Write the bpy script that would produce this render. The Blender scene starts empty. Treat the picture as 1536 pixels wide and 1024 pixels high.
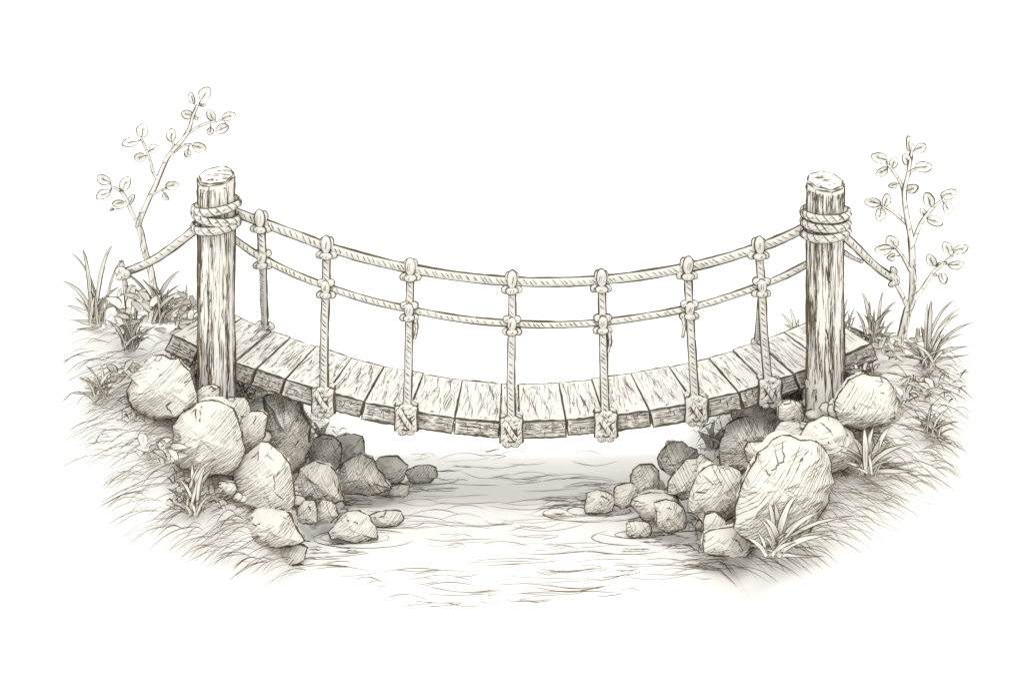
import bpy, math, random
from mathutils import Vector as V
import numpy as np

# ------------------------------------------------------------------ scene / camera
S = bpy.context.scene
COL = S.collection
F, ZC, YH = 1511.0, 2.81, 150.0          # focal length (px of a 1536 wide frame), eye height, horizon row
MM = 6.77 / F                            # one frame pixel in metres at the bridge

def at(X, Y, d):
    """world point seen at frame position X,Y at distance d"""
    return V(((X - 768.0) * d / F, d, ZC - (Y - YH) * d / F))

cam = bpy.data.cameras.new("camera")
co = bpy.data.objects.new("camera", cam); COL.objects.link(co)
co.location = (0, 0, ZC); co.rotation_euler = (math.pi / 2, 0, 0)
cam.sensor_width = 36; cam.lens = 36 * F / 1536; cam.shift_y = -(512 - YH) / 1536
cam.clip_start = .05; cam.clip_end = 2000
S.camera = co

# ------------------------------------------------------------------ materials
def mat(name, col, rough=.9, var=.06, scale=6.0, bump=0.0):
    m = bpy.data.materials.new(name); m.use_nodes = True
    nt = m.node_tree; b = nt.nodes["Principled BSDF"]
    b.inputs["Roughness"].default_value = rough
    b.inputs["Specular IOR Level"].default_value = .15
    tc = nt.nodes.new("ShaderNodeTexCoord"); n = nt.nodes.new("ShaderNodeTexNoise")
    n.inputs["Scale"].default_value = scale; n.inputs["Detail"].default_value = 5
    r = nt.nodes.new("ShaderNodeValToRGB")
    r.color_ramp.elements[0].position = .3; r.color_ramp.elements[1].position = .7
    r.color_ramp.elements[0].color = tuple(max(0, c * (1 - var)) for c in col) + (1,)
    r.color_ramp.elements[1].color = tuple(min(1, c * (1 + var)) for c in col) + (1,)
    nt.links.new(tc.outputs["Object"], n.inputs["Vector"])
    nt.links.new(n.outputs["Fac"], r.inputs["Fac"])
    nt.links.new(r.outputs["Color"], b.inputs["Base Color"])
    if bump:
        bn = nt.nodes.new("ShaderNodeBump"); bn.inputs["Strength"].default_value = bump
        bn.inputs["Distance"].default_value = .01
        nt.links.new(n.outputs["Fac"], bn.inputs["Height"]); nt.links.new(bn.outputs["Normal"], b.inputs["Normal"])
    return m

INK = mat("sepia_ink", (.112, .091, .062), .95, .25, 30)
PENCIL = mat("pale_sepia_pencil", (.24, .203, .148), .95, .25, 30)
STONE = mat("pale_stone", (.75, .735, .69), .95, .04, 9, .25)
WOOD = mat("bleached_wood", (.77, .76, .725), .9, .05, 14, .2)
ROPE = mat("pale_hemp", (.74, .73, .695), .95, .04, 40, .2)
LEAF = mat("pale_leaf", (.86, .85, .81), .8, .03, 20)
BARK = mat("pale_bark", (.84, .825, .78), .9, .05, 25, .2)
EARTH = mat("white_paper_earth", (.93, .925, .91), .95, .015, 2)
WATER = mat("pale_water", (.93, .925, .915), .45, .01, 1.5)

# ------------------------------------------------------------------ mesh builder
def spline(pts, n=6):
    pts = [V(p) for p in pts]
    if len(pts) < 3:
        a, b = pts[0], pts[-1]
        return [a.lerp(b, i / n) for i in range(n + 1)]
    P = [pts[0] * 2 - pts[1]] + pts + [pts[-1] * 2 - pts[-2]]
    out = []
    for i in range(1, len(P) - 2):
        p0, p1, p2, p3 = P[i - 1:i + 3]
        for k in range(n):
            t = k / n
            out.append(.5 * ((2 * p1) + (p2 - p0) * t + (2 * p0 - 5 * p1 + 4 * p2 - p3) * t * t + (3 * p1 - p0 - 3 * p2 + p3) * t ** 3))
    out.append(pts[-1])
    return out

class MB:
    def __init__(s, seed=0):
        s.v = []; s.f = []; s.m = []; s.R = random.Random(seed)
    def poly(s, verts, faces, m=0):
        o = len(s.v); s.v += [tuple(p) for p in verts]
        for f in faces: s.f.append(tuple(i + o for i in f)); s.m.append(m)
    def stroke(s, pts, r, m=1, taper=.3, wob=0.0, vary=.25):
        """one pen line: a thin three-sided ridge with a hand's wobble and pressure"""
        R = s.R; n = len(pts)
        if n < 2: return
        if wob: pts = [V(p) + V((R.gauss(0, wob), R.gauss(0, wob), R.gauss(0, wob))) for p in pts]
        r *= 1.6 if r > .0036 else 1.4
        o = len(s.v); r = r * R.uniform(1 - vary, 1 + vary); ph = R.uniform(0, 6)
        for i in range(n):
            a, b = pts[max(0, i - 1)], pts[min(n - 1, i + 1)]
            t = (b - a)
            if t.length < 1e-9: t = V((1, 0, 0))
            t.normalize()
            ref = V((0, 1, 0)) if abs(t.y) < .8 else V((0, 0, 1))
            u = t.cross(ref).normalized(); w = t.cross(u)
            e = i / (n - 1); k = min(1, taper + (1 - taper) * min(e, 1 - e) * 5)
            k *= .82 + .22 * math.sin(ph + e * 7.3)
            for q in (0, 2.094, 4.189):
                p = pts[i] + (u * math.cos(q) + w * math.sin(q)) * (r * k)
                s.v.append((p.x, p.y, p.z))
        for i in range(n - 1):
            A = o + 3 * i
            for q in range(3):
                q2 = (q + 1) % 3
                s.f.append((A + q, A + q2, A + 3 + q2, A + 3 + q)); s.m.append(m)
    def line(s, a, b, r, m=1, wob=.0012, n=5, over=0.0, **k):
        a = V(a); b = V(b); d = (b - a)
        if over: a = a - d.normalized() * s.R.uniform(0, over); b = b + d.normalized() * s.R.uniform(0, over); d = b - a
        s.stroke([a + d * (i / n) for i in range(n + 1)], r, m, wob=wob, **k)
    def tube(s, path, r0, r1=None, m=0, sides=10, bulge=0.0, seed=0):
        r1 = r0 if r1 is None else r1; n = len(path); o = len(s.v); fr = []
        for i in range(n):
            t = (path[min(n - 1, i + 1)] - path[max(0, i - 1)]).normalized()
            ref = V((0, 1, 0)) if abs(t.y) < .85 else V((0, 0, 1))
            u = t.cross(ref).normalized(); w = t.cross(u).normalized()
            r = r0 + (r1 - r0) * i / (n - 1)
            fr.append((u, w, r))
            for q in range(sides):
                a = 2 * math.pi * q / sides
                p = path[i] + (u * math.cos(a) + w * math.sin(a)) * r
                s.v.append((p.x, p.y, p.z))
        for i in range(n - 1):
            for q in range(sides):
                q2 = (q + 1) % sides; A = o + i * sides
                s.f.append((A + q, A + q2, A + sides + q2, A + sides + q)); s.m.append(m)
        s.f.append(tuple(o + q for q in range(sides))); s.m.append(m)
        s.f.append(tuple(o + (n - 1) * sides + q for q in reversed(range(sides)))); s.m.append(m)
        return fr
    def cord(s, path, r0, r1=None, ink=.0045, tick=.062, ticks=True, tm=1, lay=1, twice=True):
        """twisted rope or twig: a round body, a line along either edge, slanted strand marks all round"""
        fr = s.tube(path, r0, r1); R = s.R
        for sg in (1, -1):
            for rep in range(2 if twice else 1):
                pts = [p + u * (sg * (r * (1.0 if not rep else R.uniform(.84, .97)) + ink * .45)) for p, (u, w, r) in zip(path, fr)]
                # broken, re-stated line
                i = 0
                while i < len(pts) - 1:
                    L = R.randint(6, 16) if not rep else R.randint(3, 8)
                    if not rep or R.random() < .55:
                        s.stroke(pts[i:i + L + 1], ink * 1.25 if not rep else ink * .6, 1, wob=.0007, taper=.6)
                    i += L
        if ticks:
            acc = 0; nxt = R.uniform(.3, 1) * tick
            for i in range(1, len(path)):
                seg = (path[i] - path[i - 1]).length
                while acc + seg > nxt:
                    k = (nxt - acc) / seg; u, w, r = fr[i]
                    t = (path[i] - path[i - 1]).normalized(); c = path[i - 1].lerp(path[i], k)
                    for base in (math.pi / 2, -math.pi / 2):
                        a0 = base + R.uniform(-.9, -.4); a1 = base + R.uniform(.4, .9)
                        pts = []
                        for q in range(6):
                            a = a0 + (a1 - a0) * q / 5
                            pts.append(c + (u * math.cos(a) + w * math.sin(a)) * (r * 1.0) + t * (lay * (1 if base > 0 else -1) * (a - base) * r * .95))
                        s.stroke(pts, R.uniform(.0018, .0032), tm)
                    nxt += tick * R.uniform(.6, 1.45)
                acc += seg
    def lump(s, c, a, b, depth, tilt=0, ink=.0048, m=0, marks=2):
        """rounded bulge of a knot with the line round its widest section"""
        R = s.R; c = V(c); nu, nv = 14, 9; o = len(s.v)
        ux = V((math.cos(tilt), 0, math.sin(tilt))); uz = V((-math.sin(tilt), 0, math.cos(tilt))); uy = V((0, 1, 0))
        ring = []
        pts = []
        for j in range(nv + 1):
            ph = -math.pi / 2 + math.pi * j / nv
            for i in range(nu):
                th = 2 * math.pi * i / nu
                pts.append(c + ux * (a * math.cos(th) * math.cos(ph)) + uz * (b * math.sin(th) * math.cos(ph)) + uy * (depth * math.sin(ph)))
        fs = []
        for j in range(nv):
            for i in range(nu):
                i2 = (i + 1) % nu
                fs.append((j * nu + i, j * nu + i2, (j + 1) * nu + i2, (j + 1) * nu + i))
        s.poly(pts, fs, m)
        for rep in range(2):
            a0 = R.uniform(0, 6.28)
            s.stroke([c + ux * (a * math.cos(a0 + 6.35 * i / 20)) * R.uniform(1.0, 1.06) + uz * (b * math.sin(a0 + 6.35 * i / 20)) * R.uniform(1.0, 1.06) for i in range(21)], ink * (1.2 if not rep else .5), 1, taper=.7)
        for k in range(marks):
            x0 = R.uniform(-.5, .5)
            pp = []
            for q in range(5):
                vv = -.45 + .9 * q / 4; uu = x0 + .18 * math.sin(vv * 2)
                dd = math.sqrt(max(0, 1 - uu * uu - vv * vv))
                pp.append(c + ux * (a * uu) + uz * (b * vv) - uy * (depth * dd * 1.01))
            s.stroke(pp, .0018, 2)
    def hatch(s, tris, nrm, gap, r, keep, m=lambda p: 1, wob=.0007):
        """parallel pen marks where one family of planes cuts a set of triangles; keep(p, n) -> 0..1 says where the drawn shading shows"""
        R = s.R; jit = {}
        for P, n in tris:
            d = [p.dot(nrm) for p in P]; k = math.floor(min(d) / gap) - 1
            while (k - 1) * gap < max(d):
                if k not in jit: jit[k] = (R.uniform(-.32, .32), R.uniform(.7, 1.35), R.random())
                c = (k + jit[k][0]) * gap; k += 1
                q = []
                for i in range(3):
                    a, b = d[i], d[(i + 1) % 3]
                    if (a - c) * (b - c) < 0: q.append(P[i].lerp(P[(i + 1) % 3], (c - a) / (b - a)))
                if len(q) < 2: continue
                a, b = q; L = (b - a).length
                nn = max(1, int(L / .018)); run = []
                for i in range(nn + 1):
                    p = a.lerp(b, i / nn)
                    if jit[k - 1][2] * .35 < keep(p, n) - .0001 * i: run.append(p)
                    else:
                        if len(run) > 1: s.stroke(run, r * jit[k - 1][1], m(p), wob=wob, taper=.55)
                        run = []
                if len(run) > 1: s.stroke(run, r * jit[k - 1][1], m(run[0]), wob=wob, taper=.55)
    def build(s, name, mats, parent=None, origin=None, smooth=False):
        o3 = V(origin) if origin is not None else V((0, 0, 0))
        me = bpy.data.meshes.new(name)
        arr = np.array(s.v, dtype=np.float64) - np.array(tuple(o3))
        me.from_pydata(arr.tolist(), [], s.f)
        for m in mats: me.materials.append(m)
        me.polygons.foreach_set("material_index", s.m)
        if smooth: me.polygons.foreach_set("use_smooth", [True] * len(s.f))
        me.update()
        ob = bpy.data.objects.new(name, me); COL.objects.link(ob)
        ob.location = o3
        if parent is not None:
            ob.parent = parent
            po = parent_world(parent)
            ob.location = o3 - po
        return ob

def parent_world(o):
    p = V(o.location)
    while o.parent: o = o.parent; p = p + V(o.location)
    return p

def tag(o, label=None, cat=None, group=None, kind=None):
    if label: o["label"] = label
    if cat: o["category"] = cat
    if group: o["group"] = group
    if kind: o["kind"] = kind
    return o

def empty(name, loc):
    o = bpy.data.objects.new(name, None); COL.objects.link(o); o.location = loc; o.empty_display_size = .1
    return o

# ------------------------------------------------------------------ terrain
def sstep(a, b, x):
    t = max(0, min(1, (x - a) / (b - a))); return t * t * (3 - 2 * t)

def height(x, y):
    sh = 1.13 + .2 * sstep(8.0, 10.5, y) + .5 * math.sin((y - 7) * .35) * sstep(8.5, 12, y)
    xx = x - 1.1 * math.sin((y - 8) * .28) * sstep(8.5, 13, y)
    u = abs(xx) - sh
    if u <= 0: return -.16 + .05 * math.cos(xx * 3)*0 - .10 * min(1, -u)
    fr = .25 + .75 * sstep(4.7, 6.65, y)
    h = 1.38 * (1 - math.exp(-(u ** 1.3))) * fr
    h += .02 * math.sin(x * 5.1 + y * 3.3) * min(1, u) + .015 * math.sin(x * 11 - y * 7) * min(1, u)
    return -.16 + .16 * min(1, u * 2.5) + h

def hit(X, Y, lo=4.2, hi=9.5):
    """where the sight line of a frame position meets the ground or the water"""
    d = lo
    while d < hi:
        p = at(X, Y, d)
        if p.z <= max(0.0, height(p.x, p.y)):
            a, b = d - .04, d
            for _ in range(10):
                m = (a + b) / 2; p = at(X, Y, m)
                if p.z <= max(0.0, height(p.x, p.y)): b = m
                else: a = m
            return at(X, Y, b)
        d += .04
    return None

def ground_d(X, Y, d, tol=.6):
    p = hit(X, Y)
    return p.y if p is not None and abs(p.y - d) < tol else d

def axis(vals):
    out = []
    for a, b, n in vals: out += [a + (b - a) * i / n for i in range(n)]
    return out + [vals[-1][1]]
xs = axis([(-400, -60, 4), (-60, -12, 12), (-12, -4.5, 15), (-4.5, 4.5, 110), (4.5, 12, 15), (12, 60, 12), (60, 400, 4)])
ys = axis([(-60, 0, 8), (0, 4, 10), (4, 10, 75), (10, 25, 40), (25, 80, 14), (80, 900, 6)])
g = MB()
g.poly([(x, y, height(x, y) - .05) for y in ys for x in xs],
       [(j * len(xs) + i, j * len(xs) + i + 1, (j + 1) * len(xs) + i + 1, (j + 1) * len(xs) + i) for j in range(len(ys) - 1) for i in range(len(xs) - 1)])
gd = g.build("ground", [EARTH, INK, PENCIL], smooth=True); tag(gd, kind="structure")

# ------------------------------------------------------------------ bridge deck
def lerpc(pts, X):
    for (a, b), (c, d) in zip(pts, pts[1:]):
        if X <= c: return b + (d - b) * (X - a) / (c - a)
    return pts[-1][1]
def smoothc(pts, X, w=22):
    return sum(lerpc(pts, X + k * w / 3) for k in range(-3, 4)) / 7
NEAR = [(230, 489), (258, 502), (300, 522), (352, 543), (427, 569), (485, 588), (545, 603), (615, 617), (685, 628), (768, 634),
        (845, 631), (905, 625), (975, 616), (1040, 603), (1110, 588), (1150, 576), (1215, 552), (1260, 535), (1308, 515), (1340, 501)]
D0, D1 = 6.77, 7.67
bridge = empty("rope_bridge", at(768, 657, (D0 + D1) / 2))
tag(bridge, "sagging rope footbridge of thick pale planks hung between two wooden posts over the stream", "footbridge")

def nearpt(X, drop=0, d=D0):
    p = at(X, smoothc(NEAR, X) + drop, D0); p.y = d; return p

mb = MB(5)
for d in (6.98, 7.45):
    mb.tube([nearpt(262 + i * (1300 - 262) / 60, 30, d) for i in range(61)], .03)
deck = mb.build("deck", [ROPE, INK, PENCIL], bridge, nearpt(768, 30, 7.2), smooth=True)
deck["label"] = "bearer ropes carrying the row of planks"

bounds = [258, 300, 352, 384, 428, 490, 546, 614, 682, 750, 779, 849, 906, 974, 1040, 1108, 1150, 1191, 1238, 1308]
TH = 24
for k in range(len(bounds) - 1):
    mb = MB(100 + k); R = mb.R
    X0, X1 = bounds[k] + 1.1, bounds[k + 1] - 1.1
    fe = R.uniform(-.007, .006); be = R.uniform(-.02, .03)
    zj = [R.uniform(-.003, .003) for _ in range(4)]
    th = TH * R.uniform(.95, 1.08) * MM
    a = nearpt(X0); b = nearpt(X1)
    up = (b - a).cross(V((0, 1, 0))).normalized(); up = -up if up.z < 0 else up
    a.z += zj[0]; b.z += zj[1]
    fan = (X0 + X1) / 2 - 768
    c = b + V((-.00008 * fan, D1 - D0 + be, zj[2])); d = a + V((-.00008 * fan, D1 - D0 + be, zj[3]))
    a.y += fe; b.y += fe
    lo = [p - up * th for p in (a, b, c, d)]; hi = [a, b, c, d]
    ch = .007
    # body with a worn, chamfered top arris
    ctr = (a + b + c + d) / 4
    top = [p + (ctr - p).normalized() * ch for p in hi]; rim = [p - up * ch for p in hi]
    vs = top + rim + lo
    fs = [(0, 1, 2, 3), (11, 10, 9, 8)]
    for q in range(4):
        q2 = (q + 1) % 4
        fs += [(q, 4 + q, 4 + q2, q2), (4 + q, 8 + q, 8 + q2, 4 + q2)]
    mb.poly(vs, fs, 0)
    # pen lines on the arrises
    for (p, q, r) in [(0, 1, .0048), (1, 2, .0028), (2, 3, .0045), (3, 0, .0028)]:
        mb.line(hi[p], hi[q], r, n=9, wob=.0018, over=.006, taper=.6)
        mb.line(hi[p], hi[q], r * .5, n=7, wob=.003, over=.01)
        mb.line(lo[p], lo[q], .0058 if p == 0 else .0035, n=9, wob=.0018, over=.004, taper=.7)
    mb.line(lo[0], lo[1], .0035, n=8, wob=.003, over=.006)
    for p in range(4):
        mb.line(hi[p], lo[p], .0048, n=4, wob=.0015, taper=.7)
    # end grain on both ends: dense broken horizontal marks
    for (A, B, AL, BL, yy, dens) in ((a, b, lo[0], lo[1], -.0012, 1), (d, c, lo[3], lo[2], .0012, .5)):
        rows = int(10 * dens) + 2
        for rI in range(rows):
            t = (rI + R.uniform(.2, .8)) / rows
            x = R.uniform(0, .12)
            while x < .95:
                L = R.uniform(.12, .5); x2 = min(.99, x + L)
                P = A.lerp(AL, t); Q = B.lerp(BL, t)
                p, q = P.lerp(Q, x), P.lerp(Q, x2); sag = R.uniform(-.004, .004)
                n = 5
                mb.stroke([p.lerp(q, i / n) + V((0, yy, sag * math.sin(math.pi * i / n))) for i in range(n + 1)], R.uniform(.0012, .0024), 1 if R.random() < .75 else 2, wob=.0008)
                x = x2 + R.uniform(.0, .08)
        for _ in range(int(4 * dens + (b - a).length * 14)):
            x = R.uniform(.05, .95); t = R.uniform(0, .6)
            p = A.lerp(AL, t).lerp(B.lerp(BL, t), x); q = A.lerp(AL, t + .3).lerp(B.lerp(BL, t + .3), x + R.uniform(-.05, .05))
            mb.line(p + V((0, yy, 0)), q + V((0, yy, 0)), .0024, n=3)
    # grain along the top
    W = (b - a).length
    for _ in range(int(W * 190) + 6):
        x = R.uniform(.05, .95); y0 = R.uniform(.02, .85); y1 = min(.98, y0 + R.uniform(.08, .4))
        pts = []
        for i in range(6):
            y = y0 + (y1 - y0) * i / 5; xx = x + .03 * math.sin(y * 9 + x * 20)
            pts.append(a.lerp(b, xx).lerp(d.lerp(c, xx), y) + up * .0006)
        dark = R.random() < .4
        mb.stroke(pts, R.uniform(.0011, .0018) if not dark else R.uniform(.0012, .0020), 1 if dark else 2, wob=.001)
    for _ in range(int(W * 45)):           # nicks and knots
        x = R.uniform(.08, .92); y = R.uniform(.05, .95)
        p = a.lerp(b, x).lerp(d.lerp(c, x), y) + up * .0006
        mb.line(p, p + V((R.uniform(-.012, .012), R.uniform(.02, .06), 0)), .0020, n=3)
    for yy in (.07, .9):                   # peg heads
        x = R.uniform(.3, .7); p = a.lerp(b, x).lerp(d.lerp(c, x), yy) + up * .001
        mb.stroke([p + (b - a).normalized() * (.010 * math.cos(i * .8)) + V((0, .016 * math.sin(i * .8), 0)) for i in range(9)], .0018, 1)
    pl = mb.build("plank", [WOOD, INK, PENCIL], deck, (lo[0] + lo[1] + lo[2] + lo[3]) / 4)
    if k == 9: pl["label"] = "narrow plank at the middle of the span"
    if k == 0 or k == len(bounds) - 2: pl["label"] = "end plank resting on the bank behind the post"

# ------------------------------------------------------------------ ropes of the bridge
HAND = [(348, 316), (391, 333), (440, 351), (490, 370), (550, 388), (616, 403), (690, 415), (768, 422), (835, 423), (902, 420), (970, 412), (1031, 401), (1085, 388), (1138, 371), (1175, 357), (1216, 337)]
LOWR = [(346, 355), (390, 385), (440, 410), (490, 430), (550, 449), (614, 464), (690, 478), (768, 485), (835, 487), (904, 483), (970, 474), (1034, 462), (1090, 446), (1142, 428), (1180, 412), (1218, 392)]
def ropepath(pts, n=7):
    out = []
    for i, (X, Y) in enumerate(pts):
        d = 6.74 if 0 < i < len(pts) - 1 else 6.68
        out.append(at(X, Y, d))
    return spline(out, n)
mb = MB(11); mb.cord(ropepath(HAND), .0275, ink=.0046, tick=.036)
mb.build("hand_rope", [ROPE, INK, PENCIL], bridge, at(768, 422, 6.74), smooth=False)
mb = MB(12); mb.cord(ropepath(LOWR), .0195, ink=.0040, tick=.04)
mb.build("side_rope", [ROPE, INK, PENCIL], bridge, at(768, 485, 6.74))

hang = [((391, 330), (394, 386), (397, 489), True), ((490, 369), (489, 430), (486, 596), False), ((616, 402), (614, 464), (610, 622), False),
        ((768, 421), (768, 485), (767, 640), False), ((902, 419), (904, 483), (908, 632), False), ((1031, 400), (1034, 462), (1043, 609), False),
        ((1138, 370), (1142, 428), (1153, 582), False)]
for k, (t, m_, b_, far) in enumerate(hang):
    mb = MB(200 + k); R = mb.R
    dt = 6.72
    if far:
        p0, p1, p2 = at(*t, dt), at(*m_, 6.75), at(*b_, D1 - .02)
        pm = at((m_[0] + b_[0]) / 2, (m_[1] + b_[1]) / 2, 7.15)
        path = spline([p0, p1, pm, p2], 9)
    else:
        p0, p1, p2 = at(*t, dt), at(*m_, dt), at(b_[0], b_[1], 6.735)
        pm = at((m_[0] + b_[0]) / 2 + R.uniform(-1.5, 1.5), (m_[1] + b_[1]) / 2, dt)
        path = spline([p0, p1, pm, p2], 9)
    mb.cord(path, .0215, .0245, ink=.0042, tick=.036, lay=-1)
    h = mb.build("hanger_rope", [ROPE, INK, PENCIL], bridge, p2)
    if far: h["label"] = "hanger rope running back to the far edge of the deck"
    # knot on the hand rope: a bight over the rope, two turns below it
    kb = MB(300 + k); s = MM
    yo = -.012
    kb.lump(p0 + V((-9 * s, .01, -13 * s)), 7 * s, 5.5 * s, .03, .3); kb.lump(p0 + V((8.5 * s, .01, -13 * s)), 7 * s, 5.5 * s, .03, -.3)
    kb.lump(p0 + V((0, yo - .012, -14 * s)), 9 * s, 5.5 * s, .034, R.uniform(-.2, .2))
    kb.lump(p0 + V((4 * s, .012, 4 * s)), 6 * s, 9 * s, .035, -.15); kb.lump(p0 + V((-4 * s, .012, 4 * s)), 6 * s, 9 * s, .035, .15)
    kb.lump(p0 + V((0, yo - .012, 3 * s)), 7.2 * s, 13.5 * s, .042, R.uniform(-.12, .12), marks=3)
    kb.build("knot", [ROPE, INK, PENCIL], h, p0, smooth=False)
    # knot on the side rope
    kb = MB(330 + k)
    pk = p1.copy()
    kb.lump(pk + V((-8 * s, .008, -12 * s)), 6.3 * s, 5 * s, .028, .35); kb.lump(pk + V((8 * s, .008, -12 * s)), 6.3 * s, 5 * s, .028, -.35)
    kb.lump(pk + V((0, -.02, -12 * s)), 8 * s, 5 * s, .032, R.uniform(-.2, .2))
    kb.lump(pk + V((-7 * s, .0, 6 * s)), 6 * s, 5.5 * s, .03, -.5); kb.lump(pk + V((7 * s, .0, 6 * s)), 6 * s, 5.5 * s, .03, .5)
    kb.lump(pk + V((0, -.02, 0)), 6.5 * s, 10 * s, .035, R.uniform(-.2, .2), marks=3)
    kb.build("knot", [ROPE, INK, PENCIL], h, pk)
    if k in (2, 4, 5):
        tb = MB(350 + k); sx = {2: 9, 4: 9, 5: -10}[k]
        q = pk + V((sx * s, -.01, -14 * s))
        tb.cord(spline([q, q + V((2 * s, 0, -14 * s)), q + V((-1 * s, 0, -30 * s))], 5), .010, .005, ink=.0032, tick=.06)
        tb.build("rope_tail", [ROPE, INK, PENCIL], h, q)
    if far:
        lb = MB(360 + k)
        for dx, dz, aa in ((-8, 2, .5), (9, 0, -.5), (0, 0, 0)):
            lb.lump(p2 + V((dx * s, -.02 if dx == 0 else 0, dz * s)), 8 * s, 6 * s, .03, aa)
        lb.build("lashing", [ROPE, INK, PENCIL], h, p2)
        continue
    # lashing round the plank end
    lb = MB(360 + k); X, Y = b_[0], b_[1] + 3; yF = D0 - .035
    def P(dx, dy, d=yF):
        p = at(X + dx, Y + dy, D0); p.y = d; return p
    for sx in (-1, 1):
        lb.cord(spline([P(sx * 10.5, -19, D0 + .03), P(sx * 11.5, -16), P(sx * 10.5, -2, yF), P(sx * 11.5, 14), P(sx * 10, 20, D0 + .02), P(sx * 10, 19, D0 + .15)], 5), 5.0 * s, ink=.0062, tick=.04)
    for sx in (-1, 1):
        lb.cord(spline([P(-sx * 9, -13, yF - .012), P(0, 1, yF - (.03 if sx > 0 else .018)), P(sx * 9, 14, yF - .012)], 5), 3.8 * s, ink=.0050, tick=.04)
    lb.lump(P(0, 8, yF - .01), 6.5 * s, 8 * s, .02, 0, marks=4); lb.lump(P(0, -7, yF - .01), 6.5 * s, 7 * s, .02, 0, marks=4)
    lb.lump(P(-5.5, 20, yF + .01), 6.5 * s, 5 * s, .03, .2); lb.lump(P(5.5, 20, yF + .01), 6.5 * s, 5 * s, .03, -.2)
    lb.lump(P(0, -18, yF), 10.5 * s, 4.6 * s, .035, R.uniform(-.15, .15))
    lb.build("lashing", [ROPE, INK, PENCIL], h, P(0, 24))
# thin far-edge strand by the last hanger
mb = MB(390); pa, pb = at(1141, 436, 6.80), at(1135, 510, D1 - .02)
mb.cord(spline([pa, pa.lerp(pb, .5), pb], 8), .014, .017, ink=.0036, tick=.06, lay=-1)
mb.lump(pb + V((-.01, 0, -.01)), .032, .026, .03); mb.lump(pb + V((.03, 0, -.02)), .026, .02, .03)
h = mb.build("hanger_rope", [ROPE, INK, PENCIL], bridge, pb); h["label"] = "thin strand hanging to the far edge of the deck"

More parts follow.
